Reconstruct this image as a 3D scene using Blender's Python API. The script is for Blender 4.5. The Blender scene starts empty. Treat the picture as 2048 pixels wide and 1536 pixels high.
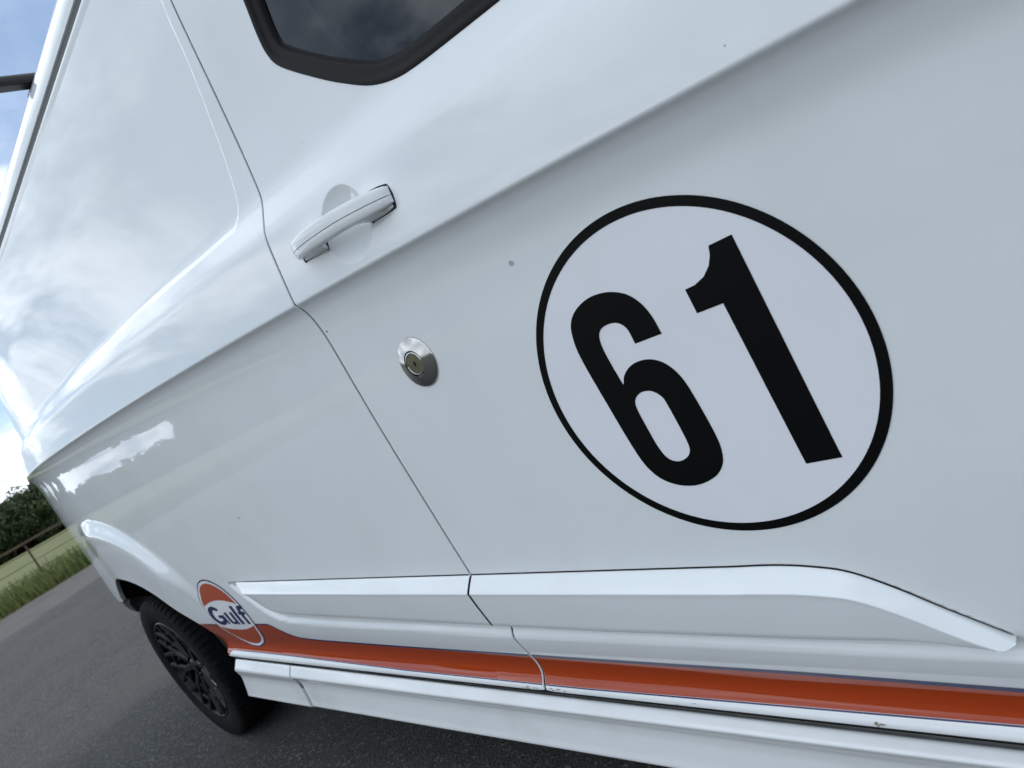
import bpy, bmesh, math, random
import numpy as np
from mathutils import Matrix, Vector
from mathutils.geometry import delaunay_2d_cdt

random.seed(7); rng = np.random.default_rng(7)
sc = bpy.context.scene
COL = sc.collection

# ------------------------------------------------------------------ camera
# world axes: +x = front of the van, -y = out from the van's side, +z = up
cam_d = bpy.data.cameras.new('camera'); cam = bpy.data.objects.new('camera', cam_d); COL.objects.link(cam)
right = Vector((0.6591, 0.5768, -0.4827)); down = Vector((-0.2541, -0.4333, -0.8647)); fwd = Vector((-0.7079, 0.6925, -0.1390))
fwd.normalize(); right = (right - fwd * right.dot(fwd)).normalized(); down = fwd.cross(right)
CAMPOS = Vector((0.9793, -0.6407, 1.0907))
cam.matrix_world = Matrix(((right.x, -down.x, -fwd.x, CAMPOS.x), (right.y, -down.y, -fwd.y, CAMPOS.y), (right.z, -down.z, -fwd.z, CAMPOS.z), (0, 0, 0, 1)))
cam_d.sensor_width = 36.0; cam_d.lens = 1367.2 / 2048 * 36.0
cam_d.clip_start = 0.02; cam_d.clip_end = 3000
cam_d.dof.use_dof = True; cam_d.dof.focus_distance = 0.95; cam_d.dof.aperture_fstop = 8.5
sc.camera = cam
sc.cycles.max_bounces = 7; sc.cycles.diffuse_bounces = 2; sc.cycles.glossy_bounces = 3; sc.cycles.caustics_reflective = False

# ------------------------------------------------------------------ world: Nishita sky under broken cloud
SUN_EL, SUN_AZ = math.radians(48), math.radians(20)      # azimuth measured from +y towards +x
w = bpy.data.worlds.new('World'); sc.world = w; w.use_nodes = True
nt = w.node_tree; nt.nodes.clear()
def N(t, typ, **kw):
    n = t.nodes.new(typ)
    for k, v in kw.items(): setattr(n, k, v)
    return n
def math_n(t, op, a, b=None, clamp=False):
    n = N(t, 'ShaderNodeMath', operation=op, use_clamp=clamp)
    for i, v in enumerate((a, b)):
        if v is None: continue
        if isinstance(v, (int, float)): n.inputs[i].default_value = v
        else: t.links.new(v, n.inputs[i])
    return n.outputs[0]
def smooth(t, v, a, b, c=0., d=1.):
    n = N(t, 'ShaderNodeMapRange', interpolation_type='SMOOTHSTEP')
    t.links.new(v, n.inputs[0])
    for i, q in enumerate((a, b, c, d)): n.inputs[i + 1].default_value = q
    return n.outputs[0]
def mixc(t, f, a, b):
    n = N(t, 'ShaderNodeMix', data_type='RGBA')
    for s, v in ((0, f), (6, a), (7, b)):
        if isinstance(v, (int, float)): n.inputs[s].default_value = v
        elif isinstance(v, tuple): n.inputs[s].default_value = v if len(v) == 4 else (*v, 1)
        else: t.links.new(v, n.inputs[s])
    return n.outputs[2]
sky = N(nt, 'ShaderNodeTexSky', sky_type='NISHITA', sun_disc=False, sun_elevation=SUN_EL, sun_rotation=SUN_AZ, air_density=1.0, dust_density=0.6)
tc = N(nt, 'ShaderNodeTexCoord')
sep = N(nt, 'ShaderNodeSeparateXYZ'); nt.links.new(tc.outputs['Generated'], sep.inputs[0])
zc_ = math_n(nt, 'MAXIMUM', sep.outputs[2], 0.0); den = math_n(nt, 'ADD', zc_, 0.16)
cx = math_n(nt, 'DIVIDE', sep.outputs[0], den); cy = math_n(nt, 'DIVIDE', sep.outputs[1], den)
comb = N(nt, 'ShaderNodeCombineXYZ'); nt.links.new(cx, comb.inputs[0]); nt.links.new(cy, comb.inputs[1]); comb.inputs[2].default_value = 5.5
def noise(t, vec, scale, detail=6, rough=0.55, dist=0.0, off=None):
    n = N(t, 'ShaderNodeTexNoise'); n.inputs['Scale'].default_value = scale; n.inputs['Detail'].default_value = detail
    n.inputs['Roughness'].default_value = rough; n.inputs['Distortion'].default_value = dist
    if off:
        m = N(t, 'ShaderNodeVectorMath', operation='ADD'); m.inputs[1].default_value = off; t.links.new(vec, m.inputs[0]); vec = m.outputs[0]
    t.links.new(vec, n.inputs['Vector']); return n.outputs[0]
cov = noise(nt, comb.outputs[0], 0.62, 8, 0.57, 0.0, (-2.0, -9.0, 0.0))
tone = noise(nt, comb.outputs[0], 1.3, 7, 0.60, 0.0, (5.2, 1.7, 0.4))
low = smooth(nt, sep.outputs[2], 0.02, 0.22, 0.16, 0.0)
dens = math_n(nt, 'MAXIMUM', smooth(nt, math_n(nt, 'ADD', cov, low), 0.445, 0.53), 0.20)
shade = smooth(nt, tone, 0.40, 0.62)
cloud = mixc(nt, shade, (3.6, 4.3, 5.3), (10.2, 10.9, 11.7))
col = mixc(nt, dens, sky.outputs[0], cloud)
bg = N(nt, 'ShaderNodeBackground'); bg.inputs[1].default_value = 0.10
nt.links.new(col, bg.inputs[0]); wo = N(nt, 'ShaderNodeOutputWorld'); nt.links.new(bg.outputs[0], wo.inputs[0])

sun_d = bpy.data.lights.new('sun', 'SUN'); sun_d.energy = 1.0; sun_d.angle = math.radians(14); sun_d.color = (1.0, 0.96, 0.9)
sun = bpy.data.objects.new('sun', sun_d); COL.objects.link(sun)
sdir = Vector((math.sin(SUN_AZ) * math.cos(SUN_EL), math.cos(SUN_AZ) * math.cos(SUN_EL), math.sin(SUN_EL)))
sun.rotation_euler = (-sdir).to_track_quat('-Z', 'Y').to_euler()
vs = sc.view_settings; vs.view_transform = 'Standard'; vs.look = 'None'; vs.exposure = 0.90; vs.gamma = 1.0; vs.use_curve_mapping = False

# ------------------------------------------------------------------ materials
def mat(name, colour, rough=0.5, metal=0.0, coat=0.0, spec=0.5, ior=1.5):
    m = bpy.data.materials.new(name); m.use_nodes = True
    b = m.node_tree.nodes['Principled BSDF']
    b.inputs['Base Color'].default_value = (*colour, 1); b.inputs['Roughness'].default_value = rough
    b.inputs['Metallic'].default_value = metal; b.inputs['IOR'].default_value = ior
    b.inputs['Coat Weight'].default_value = coat; b.inputs['Coat Roughness'].default_value = 0.02
    return m, m.node_tree, b
def objco(t): return N(t, 'ShaderNodeNewGeometry').outputs['Position']
def bump(t, b, h, strength, dist, slot='Normal'):
    n = N(t, 'ShaderNodeBump'); n.inputs['Strength'].default_value = strength; n.inputs['Distance'].default_value = dist
    t.links.new(h, n.inputs['Height']); t.links.new(n.outputs[0], b.inputs[slot]); return n
M = {}
def paint(name, c, specks=True, rough=0.012, dirt=0.0, peel=0.0):
    m, t, b = mat(name, c, rough)
    p = objco(t)
    if specks:
        v = N(t, 'ShaderNodeTexVoronoi'); v.inputs['Scale'].default_value = 26; t.links.new(p, v.inputs['Vector'])
        sizes = noise(t, p, 9, 1)
        thr = smooth(t, sizes, 0.48, 0.72, 0.006, 0.026)
        sp = math_n(t, 'LESS_THAN', v.outputs['Distance'], thr)
        film = noise(t, p, 5.5, 4, 0.6); filmf = smooth(t, film, 0.40, 0.8, 0.0, 0.09 + dirt)
        c1 = mixc(t, filmf, c, (0.42, 0.41, 0.37))
        base = mixc(t, math_n(t, 'MULTIPLY', sp, 0.7), c1, (0.10, 0.09, 0.07))
        t.links.new(base, b.inputs['Base Color'])
    if peel: bump(t, b, noise(t, p, 11, 0), 1.0, peel)
    return m
M['paint'] = paint('white_paint', (0.81, 0.833, 0.83), peel=0.00007)
M['paint_low'] = paint('white_paint_low', (0.79, 0.805, 0.80), dirt=0.14, rough=0.05)
M['handle_paint'] = paint('handle_paint', (0.80, 0.82, 0.81), specks=False, rough=0.09)
M['vinyl_white'] = paint('vinyl_white', (0.87, 0.875, 0.905), specks=True, rough=0.10)
M['vinyl_black'] = mat('vinyl_black', (0.003, 0.003, 0.0032), 0.2, ior=1.38)[0]
M['orange'] = paint('vinyl_orange', (0.385, 0.047, 0.008), specks=False, rough=0.05)
M['logo_orange'] = paint('logo_orange', (0.46, 0.062, 0.011), specks=False, rough=0.06)
M['navy'] = paint('vinyl_navy', (0.006, 0.010, 0.085), specks=False, rough=0.08)
M['rubber'] = mat('rubber_seal', (0.004, 0.0032, 0.0032), 0.5, ior=1.25)[0]
M['gasket_gap_black'] = mat('gasket_gap_black', (0.006, 0.006, 0.006), 0.7)[0]  # black rubber, also used for the strips that paint shade into gaps
M['sealant'] = mat('grey_sealant', (0.06, 0.07, 0.065), 0.6)[0]
M['black_plastic'] = mat('black_plastic', (0.007, 0.007, 0.008), 0.7, ior=1.3)[0]
M['liner'] = mat('arch_liner', (0.006, 0.006, 0.006), 0.9)[0]
M['bar'] = mat('roof_bar_black', (0.006, 0.006, 0.007), 0.45, ior=1.35)[0]
M['interior'] = mat('dark_interior', (0.012, 0.013, 0.016), 0.8)[0]
M['trim_grey'] = mat('grey_trim', (0.50, 0.52, 0.52), 0.7)[0]
M['red'] = mat('red_fabric', (0.45, 0.03, 0.03), 0.7)[0]
M['chip'] = mat('paint_chip', (0.22, 0.17, 0.11), 0.8)[0]
M['grey_spot'] = mat('grey_mark', (0.40, 0.42, 0.44), 0.5)[0]
M['lamp_red'] = mat('red_lamp', (0.35, 0.01, 0.01), 0.1)[0]
# brushed steel of the lock: fine turned grooves
m, t, b = mat('turned_steel', (0.50, 0.48, 0.455), 0.19, 1.0); M['steel'] = m
b.inputs['Anisotropic'].default_value = 0.6
# tyre
m, t, b = mat('tyre_rubber', (0.016, 0.016, 0.017), 0.75, ior=1.22); M['tyre'] = m
p = objco(t); t.links.new(mixc(t, smooth(t, noise(t, p, 30, 5), .4, .7), (0.0035, 0.0035, 0.004), (0.009, 0.0085, 0.008)), b.inputs['Base Color']); bump(t, b, noise(t, p, 260, 3), 0.2, 0.002)
m, t, b = mat('gloss_black_rim', (0.003, 0.003, 0.0034), 0.28, ior=1.32); M['rim'] = m
m, t, b = mat('brake_steel', (0.10, 0.095, 0.09), 0.5, 1.0); M['brake'] = m
# window glass: tinted see-through pane with a Fresnel reflection
m = bpy.data.materials.new('tinted_glass'); m.use_nodes = True; t = m.node_tree; t.nodes.clear()
tr = N(t, 'ShaderNodeBsdfTransparent'); tr.inputs[0].default_value = (0.13, 0.17, 0.20, 1)
gl = N(t, 'ShaderNodeBsdfGlossy'); gl.inputs['Roughness'].default_value = 0.005; gl.inputs[0].default_value = (0.9, 0.95, 1, 1)
fr = N(t, 'ShaderNodeFresnel'); fr.inputs[0].default_value = 1.5
mx = N(t, 'ShaderNodeMixShader'); t.links.new(fr.outputs[0], mx.inputs[0]); t.links.new(tr.outputs[0], mx.inputs[1]); t.links.new(gl.outputs[0], mx.inputs[2])
o = N(t, 'ShaderNodeOutputMaterial'); t.links.new(mx.outputs[0], o.inputs[0]); M['glass'] = m
# asphalt
m, t, b = mat('asphalt', (0.05, 0.05, 0.05), 0.85); M['asphalt'] = m
p = objco(t)
v = N(t, 'ShaderNodeTexVoronoi'); v.inputs['Scale'].default_value = 120; t.links.new(p, v.inputs['Vector'])
sepc = N(t, 'ShaderNodeSeparateColor'); t.links.new(v.outputs['Color'], sepc.inputs[0])
stone = mixc(t, smooth(t, sepc.outputs[0], 0.0, 1.0), (0.012, 0.0115, 0.011), (0.032, 0.031, 0.0285))
bright = math_n(t, 'GREATER_THAN', sepc.outputs[1], 0.90)
stone = mixc(t, math_n(t, 'MULTIPLY', bright, 0.75), stone, (0.13, 0.125, 0.115))
big = noise(t, p, 0.6, 5); stone2 = mixc(t, smooth(t, math_n(t, 'ADD', math_n(t, 'MULTIPLY', big, 0.6), math_n(t, 'MULTIPLY', noise(t, p, 3.5, 5, 0.6), 0.4)), 0.42, 0.62, 0, 0.65), stone, (0.044, 0.041, 0.037))
sx = N(t, 'ShaderNodeSeparateXYZ'); t.links.new(p, sx.inputs[0])
wob = math_n(t, 'ADD', sx.outputs[0], math_n(t, 'MULTIPLY', noise(t, p, 0.8, 4), 1.6))
dust = math_n(t, 'MULTIPLY', smooth(t, wob, -12.2, -11.6, 1, 0), smooth(t, noise(t, p, 1.7, 5), 0.2, 0.7, 0.35, 0.95))
far = mixc(t, dust, stone2, (0.080, 0.072, 0.066))
t.links.new(far, b.inputs['Base Color'])
bump(t, b, math_n(t, 'ADD', v.outputs['Distance'], math_n(t, 'MULTIPLY', noise(t, p, 300, 2), 0.3)), 0.6, 0.006)
# grass, field, foliage
m, t, b = mat('field_grass', (0.09, 0.12, 0.03), 0.9); M['field'] = m
p = objco(t); t.links.new(mixc(t, smooth(t, noise(t, p, 0.35, 6, 0.65), 0.35, 0.65), (0.070, 0.088, 0.014), (0.105, 0.108, 0.026)), b.inputs['Base Color'])
m, t, b = mat('grass_blade', (0.07, 0.12, 0.02), 0.7); M['blade'] = m
p = objco(t); t.links.new(mixc(t, smooth(t, noise(t, p, 2.2, 4), 0.35, 0.65), (0.045, 0.078, 0.010), (0.115, 0.135, 0.030)), b.inputs['Base Color'])
m, t, b = mat('leaf', (0.035, 0.06, 0.015), 0.75); M['leaf'] = m
p = objco(t); t.links.new(mixc(t, smooth(t, noise(t, p, 0.7, 4), 0.35, 0.65), (0.014, 0.028, 0.005), (0.042, 0.064, 0.014)), b.inputs['Base Color'])
m, t, b = mat('bark', (0.05, 0.04, 0.03), 0.9); M['bark'] = m
m, t, b = mat('weathered_wood', (0.16, 0.09, 0.05), 0.85); M['wood'] = m
p = objco(t); t.links.new(mixc(t, noise(t, p, 6, 4), (0.05, 0.032, 0.020), (0.095, 0.064, 0.040)), b.inputs['Base Color'])
m, t, b = mat('earth', (0.06, 0.04, 0.025), 0.95); M['earth'] = m

# ------------------------------------------------------------------ object helpers
def obj(name, me, material, parent=None, **props):
    if isinstance(me, bmesh.types.BMesh):
        d = bpy.data.meshes.new(name); me.to_mesh(d); me.free(); me = d
    o = bpy.data.objects.new(name, me); COL.objects.link(o)
    if material is not None and not me.materials: me.materials.append(material)
    o.parent = parent
    for k, v in props.items(): o[k] = v
    return o
def empty(name, loc=(0, 0, 0), parent=None, **props):
    o = bpy.data.objects.new(name, None); COL.objects.link(o); o.location = loc; o.parent = parent; o.empty_display_size = 0.1
    for k, v in props.items(): o[k] = v
    return o
def mesh(name, V, F, smoothed=True):
    me = bpy.data.meshes.new(name); me.from_pydata([tuple(v) for v in V], [], [tuple(f) for f in F])
    if smoothed: me.polygons.foreach_set('use_smooth', [True] * len(me.polygons))
    me.update(); return me
def box(x0, x1, y0, y1, z0, z1, bev=0.0, seg=2):
    bm = bmesh.new(); bmesh.ops.create_cube(bm, size=1)
    for v in bm.verts: v.co = Vector(((x0 + x1) / 2 + v.co.x * (x1 - x0), (y0 + y1) / 2 + v.co.y * (y1 - y0), (z0 + z1) / 2 + v.co.z * (z1 - z0)))
    if bev > 0: bmesh.ops.bevel(bm, geom=bm.edges[:], offset=bev, segments=seg, affect='EDGES', profile=0.5)
    return bm
def fix_normals(me):
    bm = bmesh.new(); bm.from_mesh(me); bmesh.ops.recalc_face_normals(bm, faces=bm.faces[:]); bm.to_mesh(me); bm.free(); return me
def lathe(prof, n=64, axis='y', centre=(0, 0, 0), smoothed=True, closed=False):
    """prof: list of (radius, along-axis) revolved about the y axis."""
    V, F = [], []
    k = len(prof)
    for i in range(n):
        a = 2 * math.pi * i / n
        for r, h in prof: V.append((centre[0] + r * math.cos(a), centre[1] + h, centre[2] + r * math.sin(a)))
    for i in range(n):
        j = (i + 1) % n
        for q in range(k if closed else k - 1):
            s = (q + 1) % k
            F.append((i * k + q, i * k + s, j * k + s, j * k + q))
    me = mesh('lathe', V, F, smoothed); fix_normals(me); return me
def sweep(prof_fn, xs, name='sweep', smoothed=True):
    """prof_fn(x) -> list of (y,z); swept along x."""
    V, F = [], []; k = None
    for x in xs:
        pr = prof_fn(x); k = len(pr)
        V += [(x, a, b_) for a, b_ in pr]
    for i in range(len(xs) - 1):
        for q in range(k - 1): F.append((i * k + q, i * k + q + 1, (i + 1) * k + q + 1, (i + 1) * k + q))
    me = mesh(name, V, F, smoothed); fix_normals(me); return me
def auto_sharp(me, deg=30):
    me.set_sharp_from_angle(angle=math.radians(deg)); return me

# ------------------------------------------------------------------ the van's side as a surface y = surf(x, z)
def pchip(xk, yk, x):
    xk = np.asarray(xk, float); yk = np.asarray(yk, float); h = np.diff(xk); d = np.diff(yk) / h
    m = np.zeros_like(xk); m[0] = d[0]; m[-1] = d[-1]
    for i in range(1, len(xk) - 1):
        if d[i - 1] * d[i] > 0:
            w1 = 2 * h[i] + h[i - 1]; w2 = h[i] + 2 * h[i - 1]; m[i] = (w1 + w2) / (w1 / d[i - 1] + w2 / d[i])
    i = np.clip(np.searchsorted(xk, x) - 1, 0, len(xk) - 2); t = (x - xk[i]) / h[i]
    return ((1 + 2 * t) * (1 - t) ** 2 * yk[i] + t * (1 - t) ** 2 * h[i] * m[i] + t * t * (3 - 2 * t) * yk[i + 1] + t * t * (t - 1) * h[i] * m[i + 1])
PK = np.array([(.20, .03), (.388, .024), (.395, .0175), (.399, .0140), (.4045, .0125), (.4105, .0150), (.417, .0200), (.425, .0255), (.434, .0285), (.446, .0290), (.462, .0265), (.480, .0215), (.505, .0140), (.56, .0065),
               (.64, .0020), (.70, -.0002), (.80, -.0026), (.90, -.0046), (1.00, -.0055), (1.06, -.0053), (1.11, -.0046), (1.14, -.0044), (1.160, -.0053), (1.178, -.0075), (1.192, -.0108), (1.203, -.0154), (1.2095, -.0196), (1.2125, -.0223), (1.216, -.0246),
               (1.226, -.0238), (1.25, -.0207), (1.29, -.0150), (1.325, -.0095), (1.340, -.0062), (1.352, -.0010), (1.368, .0075), (1.384, .0165), (1.396, .0225), (1.408, .0262), (1.435, .0308), (1.478, .0372), (1.572, .0490), (1.734, .068), (1.93, .100), (2.1, .140)])
TZ = np.arange(.20, 2.1, .0005)
_t = pchip(PK[:, 0], PK[:, 1], TZ)
def gsm(a, s):
    n = int(4 * s / .0005); k = np.exp(-.5 * (np.arange(-n, n + 1) * .0005 / s) ** 2); k /= k.sum()
    return np.convolve(np.pad(a, n, mode='edge'), k, 'valid')
def sst(a, lo, hi):
    t_ = np.clip((a - lo) / (hi - lo), 0, 1); return t_ * t_ * (3 - 2 * t_)
_near = 1 - sst(np.abs(TZ - 1.210), .014, .040)
_lowm = 1 - sst(TZ, .43, .50)
_shm = 1 - sst(np.abs(TZ - 1.372), .040, .075)
TY = (gsm(_t, .012) * (1 - _shm) + gsm(_t, .0045) * _shm) * (1 - np.maximum(_near, _lowm)) + gsm(_t, .0013) * _near + gsm(_t, .0025) * _lowm * (1 - _near)

_crx = np.array([.858, .779, .632, .393, 0, -.562, -2.005]); _crz = np.array([1.145, 1.151, 1.164, 1.185, 1.216, 1.254, 1.324])
_crp = np.polyfit(_crx, _crz, 3)
_shp = np.polyfit([.568, .472, .366, .243, 0, -1.772, -2.2], [1.308, 1.318, 1.326, 1.338, 1.362, 1.440, 1.452], 2)
def clampx(x): return np.clip(x, -2.6, 1.15)
def z_crease(x): return np.polyval(_crp, clampx(x))
def z_shoulder(x): return np.polyval(_shp, clampx(x))
def z_trim(x): return .671 - .0445 * np.clip(x, -1.6, 1.15)
def z_sill(x): return .405 - .0165 * np.clip(x, -1.8, 1.15)
REF = np.array([.20, .399, .671, 1.216, 1.365, 1.93, 2.1])
def warp(x, z):
    x = np.asarray(x, float); z = np.asarray(z, float)
    L = [np.full_like(x, .20), z_sill(x), z_trim(x), z_crease(x), z_shoulder(x), np.full_like(x, 1.93), np.full_like(x, 2.1)]
    wv = np.full_like(z, .20)
    for i in range(6):
        s = np.clip((z - L[i]) / (L[i + 1] - L[i]), 0, 1); wv = np.where(z >= L[i], REF[i] + s * (REF[i + 1] - REF[i]), wv)
    return wv
def unwarp(x, wv):
    x = np.asarray(x, float); wv = np.asarray(wv, float)
    L = [np.full_like(x, .20), z_sill(x), z_trim(x), z_crease(x), z_shoulder(x), np.full_like(x, 1.93), np.full_like(x, 2.1)]
    z = np.full_like(x, .2)
    for i in range(6):
        s = np.clip((wv - REF[i]) / (REF[i + 1] - REF[i]), 0, 1); z = np.where(wv >= REF[i], L[i] + s * (L[i + 1] - L[i]), z)
    return z
def plan(x):
    d = np.clip(-1.9 - x, 0, None); e = np.clip(-2.86 - x, 0, .235); g = np.clip(x - 1.25, 0, None)
    return .096 * d * d + (.24 - np.sqrt(np.clip(.0576 - e * e, 0, None))) + .22 * g * g
def poly_sd(poly, x, z):
    """signed distance to a closed polygon, negative inside"""
    P = np.asarray(poly, float); d = np.full(x.shape, 1e9); ins = np.zeros(x.shape, bool)
    for i in range(len(P)):
        a, b2 = P[i], P[(i + 1) % len(P)]; e = b2 - a
        px, pz = x - a[0], z - a[1]; s = np.clip((px * e[0] + pz * e[1]) / (e @ e), 0, 1)
        d = np.minimum(d, np.hypot(px - s * e[0], pz - s * e[1]))
        c = ((a[1] > z) != (b2[1] > z)) & (x < (b2[0] - a[0]) * (z - a[1]) / (b2[1] - a[1] + 1e-12) + a[0]); ins ^= c
    return np.where(ins, -d, d)
def smooth_loop(P, n):
    """closed Catmull-Rom"""
    P = np.asarray(P, float); out = []
    for i in range(len(P)):
        p0, p1, p2, p3 = P[i - 1], P[i], P[(i + 1) % len(P)], P[(i + 2) % len(P)]
        for k in range(n):
            t_ = k / n; out.append(.5 * (2 * p1 + (p2 - p0) * t_ + (2 * p0 - 5 * p1 + 4 * p2 - p3) * t_ ** 2 + (3 * p1 - p0 - 3 * p2 + p3) * t_ ** 3))
    return np.array(out)
def smooth_open(P, n):
    P = np.asarray(P, float); Q = np.vstack([2 * P[0] - P[1], P, 2 * P[-1] - P[-2]]); out = []
    for i in range(1, len(Q) - 2):
        p0, p1, p2, p3 = Q[i - 1], Q[i], Q[i + 1], Q[i + 2]
        for k in range(n):
            t_ = k / n; out.append(.5 * (2 * p1 + (p2 - p0) * t_ + (2 * p0 - 5 * p1 + 4 * p2 - p3) * t_ ** 2 + (3 * p1 - p0 - 3 * p2 + p3) * t_ ** 3))
    out.append(P[-1]); return np.array(out)
WHX, WHZ, WHR = -2.12, .336, .336
FWX = 1.62
# side moulding outlines (x, z)
GAP = .0036
trim_front_top = smooth_open([(.50, z_trim(.50)), (.56, z_trim(.56) + .0005), (.605, .6405), (.640, .631), (.678, .608), (.720, .574), (.763, .540)], 8)
tip = [(.772, .531), (.768, .5235), (.752, .5215)]
def z_trimbot(x): return np.interp(x, [-1.1, -.844, -.489, .015, .241, .552, .75], [.624, .6125, .5945, .5685, .5575, .5475, .5420])
door_trim = [(x, z_trim(x)) for x in np.linspace(GAP, .47, 24)] + [tuple(p_) for p_ in trim_front_top] + tip + [(x, z_trimbot(x)) for x in np.linspace(.72, GAP, 30)]
rear_end = smooth_open([(-.72, z_trimbot(-.72)), (-.80, .6110), (-.855, .6170), (-.895, .633), (-.926, .660), (-.965, .690), (-1.040, .7165)], 8)
side_trim = [(x, z_trimbot(x)) for x in np.linspace(-GAP, -.67, 30)] + [tuple(p_) for p_ in rear_end] + [(x, z_trim(x)) for x in np.linspace(-1.03, -GAP, 45)]
# body recess the moulding sits in: open a little below and behind it
recess_poly = [(.80, .499), (.76, .501), (.53, .5085), (.20, .5195), (-.04, .5270), (-.40, .5420), (-.67, .5535), (-.79, .5590), (-.88, .5650), (-.94, .5770), (-.985, .600), (-1.030, .636), (-1.065, .670), (-1.115, .719), (-1.115, .721), (-.6, z_trim(-.6)), (0, z_trim(0)), (.56, z_trim(.56)), (.62, .636), (.68, .607), (.80, .525)]
recess_poly = np.array(recess_poly)
faux = [(-.085, 1.386), (-.065, 1.444), (-.046, 1.503), (-.026, 1.577), (-.004, 1.66), (.0, 1.66), (.0, 1.66)]
def faux_low(x): return np.interp(x, [-2.9, -2.183, -1.284, -.656, -.312, -.079, .2], [1.470, 1.455, 1.447, 1.427, 1.403, 1.3845, 1.372])
def faux_front(z): return np.interp(z, [1.3, 1.40, 1.444, 1.503, 1.577, 1.647, 1.90], [-.084, -.080, -.065, -.052, -.040, -.030, -.02])
def surf(x, z):
    x = np.asarray(x, float); z = np.asarray(z, float)
    wv = warp(x, z); y = np.interp(wv, TZ, TY) + plan(x) + .0040 * sst(x, .0, .8) * (1 - sst(wv, 1.150, 1.205)) * sst(wv, .72, 1.02)
    # stamped blank-window panel behind the door
    a = faux_front(z) - x; b_ = z - faux_low(x)
    r = .045; ia = r - a; ib = r - b_
    sd = np.where((ia > 0) & (ib > 0), np.hypot(np.maximum(ia, 0), np.maximum(ib, 0)) - r, np.maximum(-a, -b_))
    y = y + .0042 * sst(-sd, -.001, .008)
    # rear wheel arch flare
    dx = x - WHX; re = np.hypot(dx / np.where(dx > 0, 1.17, 1.05), z - WHZ)
    up = .12 * sst(z, .42, .60) + .88 * sst(z - .22 * sst(x, -1.75, -1.45), .40, .66)
    bump_ = sst(re, .735, .665) - 0.35 * sst(re, .66, .47)
    y = y - .026 * bump_ * up * (.25 + .75 * sst(x, -2.32, -2.02))
    # front wheel arch flare
    re = np.hypot((x - FWX), z - WHZ); y = y - .022 * sst(re, .60, .54) * sst(z, .40, .6)
    # recess round the moulding
    m_ = (x > -1.2) & (x < .9) & (z > .48) & (z < .76)
    if m_.any():
        add = np.zeros_like(y); add[m_] = .0105 * sst(-poly_sd(recess_poly, x[m_], z[m_]), .0, .021); y = y + add
    # finger cup behind the door handle
    rc = np.hypot((x - .206) / 1.06, (z - 1.263)); y = y + .0165 * np.clip(1 - (rc / .0530) ** 2.2, 0, 1)
    return y
def surf_n(x, z, h=.0008):
    gx = (surf(x + h, z) - surf(x - h, z)) / (2 * h); gz = (surf(x, z + h) - surf(x, z - h)) / (2 * h)
    n = np.stack([gx, -np.ones_like(gx), gz], -1); return n / np.linalg.norm(n, axis=-1, keepdims=True)
def inside(loops, x, z):
    ins = np.zeros(x.shape, bool)
    for P in loops:
        P = np.asarray(P, float); Q = np.roll(P, -1, 0)
        for a, b_ in zip(P, Q):
            if a[1] == b_[1]: continue
            lo, hi = (a[1], b_[1]) if a[1] < b_[1] else (b_[1], a[1])
            k = (z >= lo) & (z < hi)
            if k.any(): ins[k] ^= x[k] < (b_[0] - a[0]) * (z[k] - a[1]) / (b_[1] - a[1]) + a[0]
    return ins
def resample(loop, step):
    P = np.asarray(loop, float); out = []
    for a, b_ in zip(P, np.roll(P, -1, 0)):
        L = np.hypot(*(b_ - a)); n = max(1, int(math.ceil(L / step)))
        for k in range(n): out.append(a + (b_ - a) * k / n)
    out = np.array(out); keep = np.hypot(*(out - np.roll(out, 1, 0)).T) > 1e-5
    return out[keep]
def cdt(loops, pts):
    V = []; E = []
    for L in loops:
        s = len(V); V += [tuple(p_) for p_ in L]; E += [(s + i, s + (i + 1) % len(L)) for i in range(len(L))]
    V += [tuple(p_) for p_ in pts]
    r = delaunay_2d_cdt([Vector(v) for v in V], E, [], 0, 1e-6, False)
    P = np.array([(v.x, v.y) for v in r[0]]); T = np.array([f for f in r[2] if len(f) == 3])
    c = P[T].mean(1); k = inside(loops, c[:, 0], c[:, 1]); T = T[k]
    a = P[T]; area = (a[:, 1, 0] - a[:, 0, 0]) * (a[:, 2, 1] - a[:, 0, 1]) - (a[:, 1, 1] - a[:, 0, 1]) * (a[:, 2, 0] - a[:, 0, 0])
    T[area > 0] = T[area > 0][:, ::-1]   # face normals towards -y ... x,z plane seen from -y is counter-clockwise when area>0
    T = T[:, ::-1]
    return P, T
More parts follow.
